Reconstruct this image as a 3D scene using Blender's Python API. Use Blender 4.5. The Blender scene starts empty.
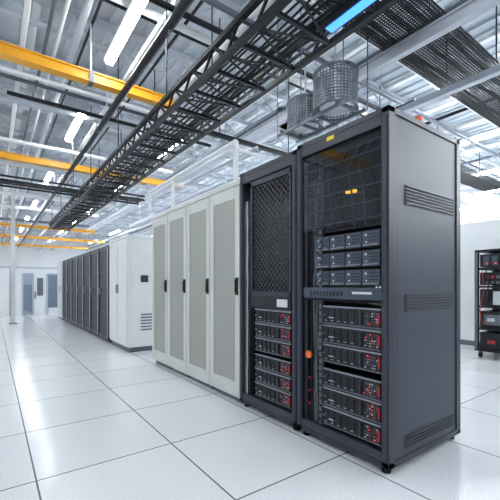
import bpy, math, random
from mathutils import Vector, Matrix
random.seed(7)
SC=bpy.context.scene
try:
    SC.view_settings.view_transform='Standard'
    SC.view_settings.look='None'
except Exception: pass

# ---------------- materials ----------------
def mat(name,col,rough=.5,metal=0.,var=.06,nscale=6.,emit=None,es=0.):
    m=bpy.data.materials.new(name); m.use_nodes=True
    nt=m.node_tree; p=nt.nodes['Principled BSDF']
    p.inputs['Roughness'].default_value=rough; p.inputs['Metallic'].default_value=metal
    tc=nt.nodes.new('ShaderNodeTexCoord'); nz=nt.nodes.new('ShaderNodeTexNoise')
    nz.inputs['Scale'].default_value=nscale; nt.links.new(tc.outputs['Object'],nz.inputs['Vector'])
    mx=nt.nodes.new('ShaderNodeMix'); mx.data_type='RGBA'
    mx.inputs[6].default_value=(*[c*(1-var) for c in col],1); mx.inputs[7].default_value=(*[min(1,c*(1+var)) for c in col],1)
    nt.links.new(nz.outputs['Fac'],mx.inputs[0]); nt.links.new(mx.outputs[2],p.inputs['Base Color'])
    if emit:
        p.inputs['Emission Color'].default_value=(*emit,1); p.inputs['Emission Strength'].default_value=es
    return m

def perf(name,col,hole,cell,r,plane='yz',rough=.45,metal=.3,alpha=False,stagger=False):
    m=mat(name,col,rough,metal); nt=m.node_tree; p=nt.nodes['Principled BSDF']
    src=p.inputs['Base Color'].links[0].from_socket
    tc=nt.nodes.new('ShaderNodeTexCoord')
    msk={'yz':(0,1,1),'xz':(1,0,1),'xy':(1,1,0)}[plane]
    vec=tc.outputs['Object']
    if stagger:
        ro=nt.nodes.new('ShaderNodeVectorRotate'); ro.rotation_type='X_AXIS'; ro.inputs['Angle'].default_value=math.pi/4
        nt.links.new(vec,ro.inputs['Vector']); vec=ro.outputs[0]
    v=nt.nodes.new('ShaderNodeVectorMath'); v.operation='MULTIPLY'
    v.inputs[1].default_value=tuple(k/cell for k in msk)
    nt.links.new(vec,v.inputs[0])
    f=nt.nodes.new('ShaderNodeVectorMath'); f.operation='FRACTION'; nt.links.new(v.outputs[0],f.inputs[0])
    s=nt.nodes.new('ShaderNodeVectorMath'); s.operation='SUBTRACT'; s.inputs[1].default_value=tuple(.5*k for k in msk)
    nt.links.new(f.outputs[0],s.inputs[0])
    l=nt.nodes.new('ShaderNodeVectorMath'); l.operation='LENGTH'; nt.links.new(s.outputs[0],l.inputs[0])
    lt=nt.nodes.new('ShaderNodeMath'); lt.operation='LESS_THAN'; lt.inputs[1].default_value=r
    nt.links.new(l.outputs['Value'],lt.inputs[0])
    if alpha:
        inv=nt.nodes.new('ShaderNodeMath'); inv.operation='SUBTRACT'; inv.inputs[0].default_value=1
        nt.links.new(lt.outputs[0],inv.inputs[1]); nt.links.new(inv.outputs[0],p.inputs['Alpha'])
    else:
        mx=nt.nodes.new('ShaderNodeMix'); mx.data_type='RGBA'
        nt.links.new(lt.outputs[0],mx.inputs[0]); nt.links.new(src,mx.inputs[6]); mx.inputs[7].default_value=(*hole,1)
        nt.links.new(mx.outputs[2],p.inputs['Base Color'])
    return m

M={}
M['slate']=mat('slate_paint',(.016,.020,.034),.36,.12)
M['slate2']=mat('slate_panel',(.029,.035,.054),.42,.08)
M['dark']=mat('dark_steel',(.008,.009,.013),.42,.3)
M['black']=mat('black_plastic',(.006,.006,.008),.45)
M['white']=mat('white_powdercoat',(.76,.78,.79),.4)
M['cream']=mat('cream_powdercoat',(.60,.61,.575),.4)
M['lgrey']=mat('light_grey',(.48,.51,.56),.45,.1)
M['galv']=mat('galvanised_steel',(.54,.57,.63),.38,.5)
M['grey']=mat('mid_grey',(.12,.135,.165),.45,.3)
M['silver']=mat('silver',(.26,.28,.32),.38,.7)
M['blugrey']=mat('drive_blue_grey',(.055,.070,.10),.35,.4)
M['yellow']=mat('yellow_beam_paint',(.82,.38,.02),.4)
M['orange']=mat('orange_plastic',(.80,.14,.02),.4)
M['label']=mat('label_white',(.62,.62,.62),.5)
M['ylabel']=mat('label_yellow',(.9,.7,.03),.5)
M['red']=mat('red_plastic',(.40,.012,.015),.4)
M['rled']=mat('red_led',(.7,.02,.02),.4,emit=(1,.05,.03),es=1.0)
M['wled']=mat('white_led',(.7,.7,.7),.4,emit=(.8,.9,1),es=.6)
M['amber']=mat('amber_lamp',(.9,.4,.02),.4,emit=(1,.45,.03),es=3)
M['blue']=mat('blue_led',(.02,.2,.8),.4,emit=(.05,.22,1),es=2.6)
M['tube']=mat('lamp_diffuser',(.9,.9,.9),.5,emit=(.90,.96,1),es=66)
M['wall']=mat('wall_paint',(.80,.82,.84),.7,nscale=2)
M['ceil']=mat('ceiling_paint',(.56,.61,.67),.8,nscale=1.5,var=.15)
M['perfc']=perf('perforated_cream',(.50,.50,.45),(.10,.10,.085),.016,.34,stagger=True)
M['perfd']=perf('perforated_dark',(.022,.025,.034),(.003,.003,.004),.022,.36)
M['perfg']=perf('perforated_inner_panel',(.006,.007,.010),(.028,.031,.038),.026,.26,stagger=True)
M['perfbez']=perf('perforated_bezel',(.020,.022,.028),(.002,.002,.002),.009,.34)
M['holes']=perf('perforated_door',(.012,.013,.018),(0,0,0),.036,.36,'yz',alpha=True,stagger=True)
M['holes2']=perf('perforated_rear_door',(.03,.033,.04),(0,0,0),.034,.30,'yz',alpha=True)

# glass
g=bpy.data.materials.new('door_glass'); g.use_nodes=True; nt=g.node_tree
for n in list(nt.nodes):
    if n.type!='OUTPUT_MATERIAL': nt.nodes.remove(n)
out=[n for n in nt.nodes if n.type=='OUTPUT_MATERIAL'][0]
tr=nt.nodes.new('ShaderNodeBsdfTransparent'); tr.inputs[0].default_value=(.70,.74,.80,1)
gl=nt.nodes.new('ShaderNodeBsdfGlossy'); gl.inputs['Roughness'].default_value=.015
fr=nt.nodes.new('ShaderNodeFresnel'); fr.inputs[0].default_value=1.3
ms=nt.nodes.new('ShaderNodeMixShader')
nt.links.new(fr.outputs[0],ms.inputs[0]); nt.links.new(tr.outputs[0],ms.inputs[1]); nt.links.new(gl.outputs[0],ms.inputs[2]); nt.links.new(ms.outputs[0],out.inputs[0])
M['glass']=g

# floor tiles
fm=mat('raised_floor_tiles',(.70,.72,.74),.18); nt=fm.node_tree; p=nt.nodes['Principled BSDF']
tc=nt.nodes.new('ShaderNodeTexCoord'); mp=nt.nodes.new('ShaderNodeMapping'); mp.inputs['Location'].default_value=(.6,.1,0)
br=nt.nodes.new('ShaderNodeTexBrick'); br.offset=0; br.squash=1
br.inputs['Scale'].default_value=1; br.inputs['Brick Width'].default_value=.8; br.inputs['Row Height'].default_value=.8
br.inputs['Mortar Size'].default_value=.005; br.inputs['Mortar Smooth'].default_value=.1; br.inputs['Bias'].default_value=0
br.inputs['Color1'].default_value=(.80,.815,.835,1); br.inputs['Color2'].default_value=(.84,.85,.87,1); br.inputs['Mortar'].default_value=(.13,.14,.16,1)
nt.links.new(tc.outputs['Object'],mp.inputs[0]); nt.links.new(mp.outputs[0],br.inputs['Vector'])
sp=nt.nodes.new('ShaderNodeTexNoise'); sp.inputs['Scale'].default_value=110; nt.links.new(tc.outputs['Object'],sp.inputs['Vector'])
rp=nt.nodes.new('ShaderNodeMapRange'); rp.inputs[1].default_value=.3; rp.inputs[2].default_value=.7; rp.inputs[3].default_value=.86; rp.inputs[4].default_value=1.08
nt.links.new(sp.outputs['Fac'],rp.inputs[0])
ml=nt.nodes.new('ShaderNodeVectorMath'); ml.operation='MULTIPLY'; nt.links.new(br.outputs['Color'],ml.inputs[0]); nt.links.new(rp.outputs[0],ml.inputs[1])
nt.links.new(ml.outputs[0],p.inputs['Base Color'])
M['floor']=fm

# ---------------- mesh builder ----------------
class B:
    def __init__(s): s.v=[];s.f=[];s.m=[];s.mats=[]
    def mi(s,k):
        if k not in s.mats: s.mats.append(k)
        return s.mats.index(k)
    def box(s,x0,x1,y0,y1,z0,z1,k):
        if x0>x1:x0,x1=x1,x0
        if y0>y1:y0,y1=y1,y0
        if z0>z1:z0,z1=z1,z0
        n=len(s.v); s.v+=[(x,y,z) for z in(z0,z1) for y in(y0,y1) for x in(x0,x1)]
        i=s.mi(k)
        for q in((0,2,3,1),(4,5,7,6),(0,1,5,4),(2,6,7,3),(0,4,6,2),(1,3,7,5)):
            s.f.append([n+a for a in q]); s.m.append(i)
    def bar(s,p0,p1,w,k,h=None):
        h=h or w; p0=Vector(p0);p1=Vector(p1); d=(p1-p0).normalized()
        up=Vector((0,0,1)) if abs(d.z)<.95 else Vector((1,0,0))
        a=d.cross(up).normalized(); b=a.cross(d).normalized()
        n=len(s.v)
        for p in(p0,p1):
            for sa,sb in((-1,-1),(1,-1),(1,1),(-1,1)): s.v.append(tuple(p+a*sa*w/2+b*sb*h/2))
        i=s.mi(k)
        for q in((0,3,2,1),(4,5,6,7),(0,1,5,4),(1,2,6,5),(2,3,7,6),(3,0,4,7)):
            s.f.append([n+c for c in q]); s.m.append(i)
    def cyl(s,p0,p1,r,k,seg=12):
        p0=Vector(p0);p1=Vector(p1); d=(p1-p0).normalized()
        up=Vector((0,0,1)) if abs(d.z)<.95 else Vector((1,0,0))
        a=d.cross(up).normalized(); b=a.cross(d).normalized(); n=len(s.v); i=s.mi(k)
        for p in(p0,p1):
            for j in range(seg):
                t=2*math.pi*j/seg; s.v.append(tuple(p+a*math.cos(t)*r+b*math.sin(t)*r))
        for j in range(seg):
            j2=(j+1)%seg; s.f.append([n+j,n+j2,n+seg+j2,n+seg+j]); s.m.append(i)
        s.f.append([n+j for j in range(seg)][::-1]); s.m.append(i)
        s.f.append([n+seg+j for j in range(seg)]); s.m.append(i)
    def path(s,pts,r,k,seg=6):
        for a,b in zip(pts,pts[1:]): s.cyl(a,b,r,k,seg)
    def done(s,name,parent=None,bevel=0,off=None):
        if off is not None: s.v=[tuple(Vector(v)-Vector(off)) for v in s.v]
        me=bpy.data.meshes.new(name); me.from_pydata(s.v,[],s.f)
        for k in s.mats: me.materials.append(M[k])
        for pl,i in zip(me.polygons,s.m): pl.material_index=i
        me.update(); o=bpy.data.objects.new(name,me); SC.collection.objects.link(o)
        if parent: o.parent=parent
        if bevel:
            md=o.modifiers.new('bev','BEVEL'); md.width=bevel; md.segments=2; md.limit_method='ANGLE'
        return o
def empty(name,loc):
    e=bpy.data.objects.new(name,None); e.location=loc; e.empty_display_size=.2; SC.collection.objects.link(e); return e

H=1.092
CZ=5.4
X0,X1,Y0,Y1=-4,18,-5,36
# ---------------- room ----------------
b=B(); b.box(X0,X1,Y0,Y1,-.1,0,'floor'); b.done('floor')
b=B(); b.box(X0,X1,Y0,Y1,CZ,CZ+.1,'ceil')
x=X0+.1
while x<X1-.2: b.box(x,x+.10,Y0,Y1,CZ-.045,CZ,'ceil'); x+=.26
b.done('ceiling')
for n,a in (('wall_left',(X0-.1,X0,Y0,Y1)),('wall_far_right',(X1,X1+.1,Y0,Y1)),('wall_near',(X0,X1,Y0-.1,Y0)),('wall_back',(X0,X1,Y1,Y1+.1))):
    b=B(); b.box(*a,0,CZ,'wall'); b.done(n)
b=B(); b.box(7,7.12,Y0,15,0,2.22,'wall'); b.done('wall_right')
b=B(); b.box(6.985,7,Y0,15,0,.09,'grey'); b.done('baseboard_right')
# far partition with windows / door
PY=15; PH=1.72
b=B()
b.box(X0,.85,PY,PY+.1,0,PH,'wall'); b.box(.85,7,PY,PY+.1,PH-.2,PH,'white'); b.box(1.7,7,PY,PY+.1,0,.25,'white')
for xx in(.85,1.18,1.62,2.0,2.6,3.2,3.9,4.6,5.4,6.2,6.9): b.box(xx,xx+.05,PY-.01,PY+.11,0 if xx<2 else .25,PH-.2,'lgrey')
b.box(X0,7,PY-.03,PY,PH-.04,PH+.03,'lgrey')
for q in (-2,-1,0,.5): b.box(q,q+.02,PY-.01,PY,0,PH,'grey')
b.done('wall_partition')
b=B(); b.box(.90,1.18,PY+.04,PY+.06,.02,PH-.2,'glass'); b.box(1.67,6.98,PY+.04,PY+.06,.25,PH-.2,'glass'); b.done('window_1')
b=B(); b.box(1.235,1.615,PY+.02,PY+.06,0.01,1.5,'white'); b.box(1.33,1.52,PY+.01,PY+.02,.7,1.35,'grey'); b.box(1.25,1.28,PY-.03,PY+.02,.6,.85,'black'); b.done('door_1')
b=B()
for i in range(6): b.box(.9+i*.9,1.5+i*.9,16.5,17.3,0,(1.2,1.5,1.4,1.2,1.5,1.3)[i],('white','lgrey','white')[i%3]); b.box(.95+i*.9,1.45+i*.9,16.48,16.5,.1,1.1,'lgrey')
b.done('storage_cupboards')
b=B(); b.box(.43,.53,12.0,12.1,0,4.86,'white'); b.box(.38,.58,11.95,12.15,0,.02,'grey'); b.done('support_column')

# ---------------- ceiling structure ----------------
b=B()
y=-4.5
while y<35:
    b.box(X0,X1,y-.04,y+.04,5.22,5.32,'lgrey'); b.box(X0,X1,y-.03,y+.03,4.86,4.92,'lgrey')
    x=X0; up=0
    while x<X1-.5:
        b.bar((x,y,5.24 if up else 4.9),(x+.45,y,4.9 if up else 5.24),.025,'lgrey'); up^=1; x+=.45
    y+=1.5
b.done('ceiling_joists')
b=B()
for x in (-2.4,-.3,.55,2.3,3.3,5.3,6.9,8.4,10.2,12.5,14.5):
    b.box(x-.05,x+.05,Y0,Y1,5.30,5.355,'white')
b.done('ceiling_purlins')
b=B()
for x,z,r,k in ((.35,4.5,.035,'white'),(.62,4.55,.025,'grey'),(.75,4.55,.025,'white'),(1.0,4.7,.05,'galv'),(1.12,4.7,.02,'dark'),(1.75,4.45,.03,'white'),(1.9,4.45,.03,'grey'),(2.1,4.6,.02,'dark'),
                (2.5,4.3,.04,'white'),(2.75,4.6,.06,'galv'),(3.1,4.1,.03,'white'),(3.25,4.1,.018,'dark'),(3.9,4.5,.05,'white'),(4.2,4.2,.035,'grey'),(6.8,4.4,.08,'galv'),(7.2,4.4,.03,'dark'),(7.6,4.3,.05,'white'),(9.9,4.5,.07,'lgrey'),(10.4,4.4,.03,'grey'),(13,4.4,.06,'white')):
    b.cyl((x,Y0,z),(x,Y1,z),r,k,10)
for y,z,r,k in ((2.9,4.35,.03,'white'),(3.4,4.2,.035,'grey'),(4.4,4.55,.05,'white'),(4.65,4.65,.02,'dark'),(6.3,4.25,.03,'white'),(6.5,4.25,.03,'grey'),(7.6,4.4,.06,'galv'),(8.9,4.1,.04,'white'),(11.3,4.3,.06,'white'),(12.8,4.2,.05,'lgrey'),(14.5,4.2,.07,'white'),(17,4.2,.06,'white'),(19,4.0,.06,'grey')):
    b.cyl((X0,y,z),(3.9 if 5<y<25 else X1,y,z),r,k,10)
b.done('ceiling_conduits')
b=B()
b.cyl((1.50,-4,3.8),(1.50,30,3.8),.045,'dark',12)
for y in range(-3,30,3): b.cyl((1.5,y,3.8),(1.5,y,4.86),.008,'galv',6); b.cyl((1.5,y+.5,3.8),(1.5,y+.5,3.72),.015,'silver',8)
b.done('fire_sprinkler_pipe')
for a,c,r in (((0,3.6,4.08),(6,3.6,4.08),.035),((0.2,7.2,4.32),(4.1,7.2,4.32),.035),((2.9,2.6,3.95),(2.9,20,3.95),.03),((5.4,3,4.0),(5.4,14,4.0),.03)):
    b=B(); b.cyl(a,c,r,'dark',10)
    d=Vector(c)-Vector(a)
    for t in(.1,.5,.9):
        q=Vector(a)+d*t; b.cyl(q,(q.x,q.y,4.86),.006,'galv',5)
    b.done('conduit_pipe')
b=B(); b.box(2.34,5.2,4.28,4.33,3.17,3.23,'dark')
for x in(2.6,3.9,5.1): b.cyl((x,4.305,3.23),(x,4.305,4.86),.008,'dark',6)
b.done('strut_rail')
# air ducts
b=B(); b.cyl((4.75,5.4,4.45),(4.75,24,4.45),.22,'galv',24)
yy=5.4
while yy<24: b.cyl((4.75,yy,4.45),(4.75,yy+.05,4.45),.24,'lgrey',24); yy+=1.0
for yy in range(6,24,3):
    for s in(-.2,.2): b.cyl((4.75+s,yy,4.45),(4.75+s,yy,4.86),.008,'galv',6)
b.done('air_duct')
b=B(); b.box(8,15,6,6.8,4.55,4.8,'galv')
for q in range(8,15): b.box(q,q+.04,5.97,6.83,4.52,4.83,'lgrey')
b.done('air_duct')
# yellow beams
for y,x0,x1,z in ((5.25,-3.9,2.3,3.94),(9.7,-3.9,4.4,4.0),(20,-3.9,4.4,3.9),(24.5,-3.9,6,3.9),(29.5,-3.9,6,3.9)):
    b=B(); t=.07
    b.box(x0,x1,y-t,y+t,z+.055,z+.072,'yellow'); b.box(x0,x1,y-t,y+t,z-.072,z-.055,'yellow'); b.box(x0,x1,y-.05,y+.05,z-.06,z+.06,'yellow')
    for k in range(3):
        x=x0+.3+(x1-x0-1.5)*k/2; b.cyl((x,y,z+.07),(x,y,4.86),.012,'galv',6); b.box(x-.03,x+.03,y-.075,y+.075,z-.08,z+.08,'grey')
    b.done('crane_beam')

# ---------------- light fixtures ----------------
def lamp(x,y,z,L=1.6,w=.05):
    b=B(); b.box(x-w-.02,x+w+.02,y-L/2,y+L/2,z,z+.05,'white'); b.box(x-w,x+w,y-L/2+.03,y+L/2-.03,z-.045,z,'tube')
    for s in(-1,1): b.cyl((x,y+s*L*.35,z+.05),(x,y+s*L*.35,4.86),.006,'galv',5)
    b.done('ceiling_light')
for x in (-2.2,1.40,3.5,6.2,8.8,11.7,14.2,16.5):  # leftmost row and lamps behind the camera are unseen, added as fill light
    ys=[-3.2,.6,4.7,8.2,12.5,17,21,25,30] if x<5 else [-3.2,-.6,2.4 if x<7 else 3.5,4.7 if x<9 else 6.2,8.7,12.9,17,23,29]
    if 11<x<15: ys[2]=4.6; ys[3]=7.8
    if x>15: ys[2]=6.3; ys[3]=9
    for y in ys:
        if x==3.5 and y<6: continue
        lamp(x,y,4.4,1.6 if x<5 else 2.0,.05 if x<8 else .09)

# ---------------- overhead black truss tray ----------------
off=(1.99,7,3.1)
root=empty('cable_tray_truss',off)
b=B(); ya,yb=-1.5,14.8; xl,xr=1.68,2.30; zb,zt=3.12,3.32
for x in(xl,xr):
    for z in(zb,zt): b.box(x-.024,x+.024,ya,yb,z-.024,z+.024,'dark')
y=ya;i=0
while y<yb-.2:
    for x in(xl,xr): b.bar((x,y,zb if i%2 else zt),(x,y+.22,zt if i%2 else zb),.020,'dark')
    if i%2==0: b.box(xl,xr,y-.015,y+.015,zb-.015,zb+.015,'dark'); b.box(xl,xr,y-.01,y+.01,zt-.01,zt+.01,'dark')
    b.bar((xl if i%2 else xr,y,zb),(xr if i%2 else xl,y+.22,zb),.014,'dark')
    y+=.22;i+=1
b.done('truss_frame',root,off=off)
b=B()
for j in range(9):
    x=xl+.08+j*.058
    pts=[(x+random.uniform(-.015,.015),ya+k*.4,zb+.03+random.uniform(0,.03)) for k in range(41)]
    b.path(pts,random.choice((.010,.014,.018)),random.choice(('black','black','dark','grey')),6)
b.done('cable_bundle',root,off=off)
b=B()
for y in range(0,15,2):
    for x in(xl,xr): b.cyl((x,y,zt),(x,y,4.86),.009,'dark',6)
b.done('hanger_rods',root,off=off)
b=B(); b.box(2.02,2.12,1.42,1.85,3.03,3.1,'dark'); b.box(2.035,2.105,1.44,1.83,3.022,3.03,'blue'); b.done('led_strip',root,off=off)

# cross cable tray at the back (dark)
b=B()
for z in(3.48,3.6):
    for y in(9.9,10.4): b.box(-3.5,3.5,y-.02,y+.02,z-.02,z+.02,'dark')
x=-3.5
while x<3.5: b.box(x,x+.03,9.9,10.4,3.47,3.5,'dark'); x+=.3
for k in range(6): b.cyl((-3.5,9.98+k*.07,3.53),(3.5,9.98+k*.07,3.53),.02,'black',6)
for x in(-3,0,3): b.cyl((x,9.9,3.6),(x,9.9,4.86),.01,'dark',6)
b.done('cable_tray')

# light steel beams
b=B()
b.box(3.56,3.64,.2,14,3.58,3.60,'galv'); b.box(3.585,3.615,.2,14,3.6,3.7,'galv'); b.box(3.56,3.64,.2,14,3.7,3.72,'galv')
for y in range(1,14,3): b.cyl((3.6,y,3.72),(3.6,y,4.86),.012,'galv',6)
b.done('steel_support_beam')
b=B()
b.box(4.35,4.43,.2,14,3.36,3.44,'galv')
for y in range(1,14,3): b.cyl((4.39,y,3.44),(4.39,y,4.86),.012,'galv',6)
b.done('steel_support_beam')

# wire basket trays along X
def basket(tx0,tx1,ta,tb,z,led=False):
    b=B(); n=20
    for i in range(n+1):
        y=ta+(tb-ta)*i/n; b.box(tx0,tx1,y-.0045,y+.0045,z,z+.009,'dark')
    for y in(ta,tb):
        for q in(z+.04,z+.09,z+.14): b.box(tx0,tx1,y-.006,y+.006,q-.006,q+.006,'dark')
    x=tx0
    while x<tx1:
        b.box(x-.0045,x+.0045,ta,tb,z-.008,z,'dark')
        for y in(ta,tb): b.box(x-.0045,x+.0045,y-.0045,y+.0045,z,z+.14,'dark')
        x+=.034
    for k in range(3):
        y=ta+.1+k*.18; b.path([(tx0+j*(tx1-tx0)/16,y+random.uniform(-.02,.02),z+.04) for j in range(17)],.024,random.choice(('grey','dark')),6)
    if led: b.box(2.62,2.68,1.83,2.3,z-.07,z-.015,'dark'); b.box(2.63,2.67,1.85,2.28,z-.078,z-.07,'blue')
    x=tx0+.35
    while x<tx1:
        for y in(ta,tb): b.cyl((x,y,z+.14),(x,y,4.86),.009,'dark',6)
        x+=2.2
    b.done('wire_basket_tray')
basket(2.55,9,1.78,2.38,3.76,True)
basket(5.6,12,4.0,4.5,3.9)
# wire mesh drums
fe=empty('mesh_air_filter_unit',(3.13,2.9,3.03))
def drum(cx,cy,z0,z1,r,o):
    b=B(); n=40
    for i in range(n):
        t=2*math.pi*i/n; x,y=cx+math.cos(t)*r,cy+math.sin(t)*r
        b.bar((x,y,z0),(x,y,z1),.009,'grey')
    nr=12
    for j in range(nr+1):
        z=z0+(z1-z0)*j/nr; w=.009 if 0<j<nr else .022
        for i in range(n):
            t=2*math.pi*i/n;t2=2*math.pi*(i+1)/n
            b.bar((cx+math.cos(t)*r,cy+math.sin(t)*r,z),(cx+math.cos(t2)*r,cy+math.sin(t2)*r,z),w,'grey')
    b.cyl((cx,cy,z0+.02),(cx,cy,z1-.02),r*.72,'galv',32)
    b.cyl((cx,cy,z1-.02),(cx,cy,4.86),.012,'galv',6)
    b.done('wire_cage',fe,off=o)
o3=(3.13,2.9,3.03)
drum(3.13,2.67,3.06,3.46,.24,o3)
drum(3.20,3.22,3.06,3.38,.22,o3)
b=B()
for x in(2.97,3.3): b.box(x,x+.03,2.4,3.5,3.0,3.03,'grey')
for y in(2.5,2.85,3.1,3.4): b.box(2.95,3.38,y,y+.02,3.02,3.055,'grey')
for x in(2.96,3.37):
    for y in(2.42,3.47): b.cyl((x,y,3.03),(x,y,4.86),.007,'grey',6)
b.done('support_rails',fe,off=o3)

# pipe bracket above white cabinets
b=B()
b.cyl((2.07,3.1,2.60),(2.07,5.6,2.60),.024,'white',12)
b.cyl((2.35,3.1,2.60),(2.35,5.6,2.60),.018,'lgrey',12)
for y in(3.1,4.7): b.box(2.05,2.09,y-.02,y+.02,2.075,2.60,'white'); b.box(2.05,2.45,y-.015,y+.015,2.5,2.53,'white'); b.box(1.99,2.15,y-.07,y+.07,2.061,2.075,'grey')
b.box(2.05,2.09,5.6,5.64,2.3,2.62,'white')
b.done('pipe_support_bracket')

# ---------------- servers ----------------
def serverA(b,x,y0,y1,z0,z1,d=.6):
    b.box(x,x+d,y0,y1,z0,z1,'dark')
    b.box(x-.012,x,y0,y1,z1-.010,z1,'silver'); b.box(x-.008,x,y0,y1,z0,z0+.008,'grey')
    w=y1-y0
    b.box(x-.006,x,y0+w*.30,y1-.02,z0+.014,z1-.018,'perfbez')
    b.box(x-.010,x,y0+.008,y0+w*.28,z0+.012,z1-.018,'black')
    hh=z1-z0-.04
    for r in range(5):
        for c in range(6):
            yy=y0+.022+c*(w*.28-.03)/6; zz=z0+.02+r*hh/5
            k=random.choice(('grey','lgrey','black','grey','black','red','blugrey'))
            b.box(x-.013,x-.010,yy,yy+.008,zz,zz+hh/5-.008,k)
    for q in range(3):
        yy=y0+.02+random.random()*w*.22; zz=z0+.02+random.random()*hh
        b.box(x-.015,x-.013,yy,yy+.007,zz,zz+.006,'rled')
    b.box(x-.018,x-.01,y0+.004,y0+.016,z0+.03,z1-.03,'red')
    b.box(x-.03,x-.01,y0+w*.29,y0+w*.305,z0+.02,z1-.02,'blugrey')
    for q in (.42,.54,.66,.78,.9):
        b.box(x-.012,x-.006,y0+w*q,y0+w*q+.005,z0+.016,z1-.02,'black'); b.box(x-.010,x-.006,y0+w*q+.008,y0+w*q+.03,z0+.02,z0+.026,'silver')
    b.box(x-.009,x-.006,y1-.10,y1-.05,z0+.04,z0+.047,'lgrey')
    b.cyl((x-.014,y1-.011,(z0+z1)/2),(x,y1-.011,(z0+z1)/2),.006,'silver',8)
def serverB(b,x,y0,y1,z0,z1,d=.6,cols=4):
    b.box(x,x+d,y0,y1,z0,z1,'dark')
    w=(y1-y0-.02)/cols
    for c in range(cols):
        a=y0+.01+c*w
        b.box(x-.012,x,a+.004,a+w-.004,z0+.006,z1-.006,'blugrey')
        b.box(x-.02,x-.012,a+.012,a+w-.012,z0+.012,z0+.018,'silver')
        for r in range(3): b.box(x-.014,x-.012,a+.015,a+w*.6,z0+.035+r*.02,z0+.043+r*.02,'black')
        b.box(x-.015,x-.012,a+w*.72,a+w*.82,z1-.035,z1-.022,'lgrey')
        b.box(x-.014,x-.012,a+w*.72,a+w*.76,z0+.03,z0+.037,'wled')
def louvre(b,x0,x1,z0,z1,n,y=0):
    b.box(x0,x1,y-.002,y,z0,z1,'slate2')
    st=(z1-z0)/n
    for i in range(n):
        z=z0+i*st
        b.box(x0+.008,x1-.008,y-.003,y-.001,z+st*.12,z+st*.5,'black')
        b.bar((x0+.008,y-.006,z+st*.66),(x1-.008,y-.006,z+st*.66),.008,'slate2',.006)
def feet(b,w,d,k='dark'):
    for x in(.05,d-.05):
        for y in(.05,w-.05): b.cyl((x,y,0),(x,y,.012),.028,k,12); b.cyl((x,y,.012),(x,y,.045),.010,'silver',8)

def bigrack(name,x,y,w,d,h,rear=True):
    e=empty(name,(x,y,0)); b=B(); p=.05
    for yy in(0,w-p):
        b.box(0,.06,yy,yy+p,.04,h,'slate'); b.box(d-.06,d,yy,yy+p,.04,h,'slate')
        b.box(-.006,0,yy+.012,yy+p-.012,.08,h-.04,'slate2')
    b.box(0,d,0,w,h-.035,h,'slate'); b.box(0,.04,p,w-p,h-.10,h-.035,'slate'); b.box(0,d,0,w,.04,.075,'slate'); b.box(0,.04,p,w-p,.075,.125,'slate2')
    b.box(.02,d-.02,.008,.02,.07,h-.03,'slate2'); b.box(.06,d-.02,w-.02,w-.006,.07,h-.03,'slate')
    b.done('frame',e,.004)
    b=B(); b.box(d-.03,d-.02,p,w-p,.07,1.0,'dark')
    if rear: b.box(d-.03,d-.028,p,w-p,1.0,h-.035,'holes2')
    for z in(1.0,1.35,1.68): b.box(d-.035,d-.02,p,w-p,z,z+.03,'dark')
    b.box(d-.035,d-.02,w/2-.015,w/2+.015,1.0,h-.04,'dark')
    b.done('rear_door',e)
    b=B(); feet(b,w,d); b.done('levelling_feet',e)
    return e
FX=1.818
R1=bigrack('server_rack',FX,1.163,.75,.88,2.115)
b=B(); louvre(b,.17,.80,1.57,1.69,6,.008); louvre(b,.17,.80,.93,1.04,6,.008); louvre(b,.17,.80,.11,.19,4,.008)
b.box(.06,.10,.004,.008,.08,2.06,'slate'); b.done('side_vents',R1)
b=B()
y0,y1=.065,.515
zz=.145
for i in range(6):
    if i==3: zz+=.035
    serverA(b,.03,y0,y1,zz,zz+.122); zz+=.130
b.done('drive_shelves',R1)
b=B()
zz=1.085
for i in range(3): serverB(b,.04,y0,.60,zz,zz+.105); zz+=.118
b.done('blade_servers',R1)
b=B()
b.box(.01,.5,.055,.69,.985,1.0,'dark'); b.box(.01,.03,.055,.69,.99,1.075,'blugrey'); b.box(.004,.01,.12,.26,1.035,1.05,'label')
for k in range(10): b.box(.006,.01,.34+k*.03,.355+k*.03,1.02,1.05,'black')
b.box(.02,.05,.53,.55,.13,1.95,'grey'); b.box(.02,.05,.66,.69,.13,1.95,'dark')
b.box(.06,.08,.55,.69,.13,1.48,'black')
for k in range(38): b.box(.012,.02,.533,.547,.16+k*.047,.175+k*.047,'black')
for j in range(7):
    yy=.565+j*.015
    b.path([(.045+random.uniform(-.008,.008),yy+random.uniform(-.006,.006),.13+k*.09) for k in range(20)],.006,random.choice(('black','grey','dark','black')),6)
b.cyl((.01,.63,.60),(-.004,.63,.60),.026,'orange',20)
for k in range(3): b.box(.0,.012,.62,.632,.25+k*.09,.265+k*.09,'red')
b.done('cable_channel',R1)
b=B()
for z in(1.50,1.60,1.70,1.80,1.90,1.96): b.box(.03,.04,.06,.69,z,z+.007,'grey')
b.box(.04,.8,.06,.69,1.45,1.465,'dark')
b.box(.24,.25,.06,.69,1.465,2.06,'perfg')
for k in range(7):
    yy=.1+k*.09; b.path([(.22,yy,2.05),(.14,yy+.03,1.88),(.12,yy-.02,1.7),(.2,yy+.02,1.48)],.007,random.choice(('black','grey')),6)
b.cyl((.15,.34,1.72),(.15,.42,1.73),.012,'amber',12); b.box(.13,.16,.28,.48,1.695,1.705,'grey')
b.done('upper_bay',R1)
b=B(); b.box(.008,.012,.055,.69,1.47,2.0,'glass'); b.done('glass_door',R1)
b=B(); b.box(-.004,-.001,.40,.46,2.055,2.08,'ylabel'); b.done('warning_label',R1)
b=B(); b.box(.42,.50,.05,.11,2.115,2.13,'grey'); b.cyl((.46,.08,2.13),(.46,.08,2.20),.024,'orange',16); b.cyl((.46,.08,2.20),(.46,.08,2.21),.014,'grey',12); b.done('beacon',R1)

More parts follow.
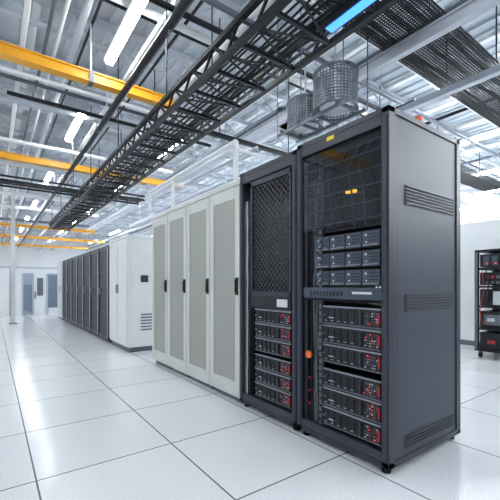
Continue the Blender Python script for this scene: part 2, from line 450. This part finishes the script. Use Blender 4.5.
R2=bigrack('server_rack',FX,1.918,.74,.88,2.095,False)
b=B(); zz=.145
for i in range(6):
    if i==3: zz+=.02
    serverA(b,.03,.085,.54,zz,zz+.114); zz+=.122
b.done('drive_shelves',R2)
b=B(); b.box(.01,.012,.08,.56,1.04,1.94,'holes')
b.box(.0,.022,.06,.085,1.0,1.97,'slate'); b.box(.0,.022,.55,.575,1.0,1.97,'slate'); b.box(.0,.022,.06,.575,1.0,1.04,'slate'); b.box(0,.022,.06,.575,1.94,1.98,'slate')
for k in (2,5): b.box(.3,.5,.09,.55,1.05+k*.125,1.06+k*.125,'dark')
b.box(-.004,0,.10,.22,.92,.98,'label'); b.box(.0,.02,.06,.575,.90,1.0,'dark')
b.done('mesh_door',R2)
b=B(); b.box(.04,.05,.58,.69,.13,1.0,'dark'); b.box(.03,.05,.58,.6,1.0,1.97,'dark')
for j in range(5): b.path([(.01,.60+j*.018+random.uniform(-.006,.006),.13+k*.1) for k in range(18)],.006,'lgrey' if j==2 else random.choice(('black','grey')),6)
b.done('cable_channel',R2)

# ---------------- white perforated cabinets ----------------
def wcab(x,y,w,d,h):
    e=empty('perforated_cabinet',(x,y,0)); b=B()
    b.box(.03,d,0,w,.05,h,'cream'); b.box(.05,d-.03,.02,w-.02,0,.05,'grey')
    b.box(.0,.03,.004,w-.004,h-.05,h-.004,'cream')
    b.done('body',e,.004)
    b=B(); s=.075
    b.box(0,.028,.005,s,.06,h-.055,'cream'); b.box(0,.028,w-s,w-.005,.06,h-.055,'cream')
    b.box(0,.028,s,w-s,h-.17,h-.055,'cream'); b.box(0,.028,s,w-s,.06,.2,'cream'); 
    b.done('door_frame',e,.003)
    b=B(); b.box(.008,.02,s,w-s,.2,h-.17,'perfc'); b.done('perforated_panel',e)
    b=B(); b.box(-.018,0,.02,.05,1.0,1.16,'black'); b.box(-.03,-.018,.028,.042,1.02,1.14,'dark'); b.done('handle',e,.003)
for i in range(4): wcab(FX+.0,2.664+i*.546,.544,.88,2.06)

# ---------------- power cabinet ----------------
e=empty('power_distribution_cabinet',(1.767,5.76,0)); b=B()
b.box(0,1.0,0,1.07,.08,1.86,'white'); b.box(.03,.95,.03,1.04,0,.08,'grey'); b.box(-.015,1.015,-.015,1.085,1.86,1.91,'white')
b.done('body',e,.008)
b=B()
for y in(.02,.55): b.box(-.02,0,y,y+.50,.12,1.82,'white')
b.box(-.03,-.02,.47,.50,.95,1.1,'black'); b.box(-.03,-.02,.57,.60,.95,1.1,'black')
b.box(.05,.95,-.012,0,.12,1.82,'white')
b.box(.20,.32,-.03,-.012,1.14,1.25,'black'); b.box(.22,.30,-.034,-.03,1.16,1.23,'blugrey')
for k in range(6): b.box(.2,.4,-.018,-.012,.35+k*.05,.37+k*.05,'grey')
b.done('doors',e,.003)

# ---------------- far racks ----------------
def frack(y,w,h):
    e=empty('server_rack',(1.767,y,0)); b=B()
    b.box(.03,1.0,0,w,.05,h,'slate'); b.box(.05,.95,.02,w-.02,0,.05,'black'); 
    b.box(0,.03,0,.04,.05,h,'slate'); b.box(0,.03,w-.04,w,.05,h,'slate'); b.box(0,.03,0,w,h-.07,h,'slate'); b.box(0,.03,0,w,.05,.12,'slate')
    b.box(-.012,.0,.0,.025,.08,h-.03,'galv')
    b.done('frame',e,.003)
    b=B(); b.box(.01,.02,.04,w-.04,.12,h-.07,'perfd'); b.box(-.02,.01,w-.10,w-.07,.9,1.05,'silver')
    b.done('door',e)
    b=B()
    for k in range(5): b.box(.004,.01,.1,w-.15,.3+k*.26,.31+k*.26,'blugrey')
    b.done('door_ribs',e)
for i in range(7): frack(6.98+i*.76,.72,1.84)
e=empty('storage_cabinet',(1.767,12.4,0)); b=B()
b.box(0,1,0,.9,.06,1.84,'white'); b.box(.03,.97,.03,.87,0,.06,'grey'); b.box(-.015,0,.02,.44,.1,1.8,'white'); b.box(-.015,0,.46,.88,.1,1.8,'white'); b.box(-.03,-.015,.40,.42,.9,1.05,'black')
b.done('body',e,.004)

# ---------------- wheeled equipment rack at right ----------------
e=empty('wheeled_equipment_rack',(5.93,1.5,0)); b=B(); w=.86;d=.7;h=1.62
for x in(0,d-.05):
    for y in(0,w-.05): b.box(x,x+.05,y,y+.05,.1,h,'black')
for z in(.1,.42,.75,1.05,1.32,h-.03): b.box(0,d,0,w,z,z+.03,'dark')
b.box(d-.03,d-.02,.05,w-.05,.1,h,'black'); b.box(-.01,0,w-.045,w-.005,.12,h-.03,'grey')
b.done('frame',e,.003)
b=B()
for x in(.06,d-.06):
    for y in(.06,w-.06): b.cyl((x-.0,y-.015,.045),(x,y+.015,.045),.045,'black',16); b.box(x-.02,x+.02,y-.02,y+.02,.06,.1,'silver')
b.done('casters',e)
b=B()
b.box(.04,.6,.06,.80,.45,.70,'dark'); b.box(.03,.04,.12,.74,.50,.65,'grey'); b.box(.025,.03,.6,.7,.55,.6,'lgrey')
b.box(.04,.6,.06,.80,.79,1.03,'dark'); b.box(.02,.04,.1,.62,.80,1.0,'lgrey'); b.box(.01,.02,.14,.5,.84,.96,'label')
b.box(.04,.6,.06,.80,1.09,1.28,'dark')
for r in range(2):
    for k in range(9): b.box(.03,.04,.12+k*.07,.16+k*.07,1.11+r*.08,1.15+r*.08,random.choice(('red','lgrey','grey','grey')))
b.box(.04,.6,.06,.80,1.36,1.55,'dark')
for k in range(6): b.box(.03,.04,.12+k*.11,.20+k*.11,1.38,1.52,'blugrey'); b.box(.025,.03,.14+k*.11,.16+k*.11,1.40,1.42,'rled')
b.box(.04,.6,.06,.80,.13,.38,'dark'); b.box(.03,.04,.6,.70,.22,.27,'red'); b.box(.03,.04,.15,.5,.18,.32,'grey')
b.path([(-.01,.75,1.3),(-.03,.72,1.0),(-.02,.78,.7),(-.01,.74,.5)],.006,'red',6)
b.path([(-.01,.7,1.3),(-.03,.66,1.1),(-.02,.7,.8)],.01,'black',6)
b.done('equipment',e)

# ---------------- camera & world ----------------
cam=bpy.data.cameras.new('cam'); co=bpy.data.objects.new('camera',cam); SC.collection.objects.link(co)
co.location=(0,0,H); yaw=math.radians(36.0)
co.rotation_euler=(math.radians(90),0,-yaw)
cam.sensor_width=36; cam.lens=36*355/500; cam.shift_y=.07; cam.clip_end=100
SC.camera=co
w=bpy.data.worlds.new('world'); SC.world=w; w.use_nodes=True
w.node_tree.nodes['Background'].inputs[0].default_value=(.8,.9,1,1); w.node_tree.nodes['Background'].inputs[1].default_value=.5
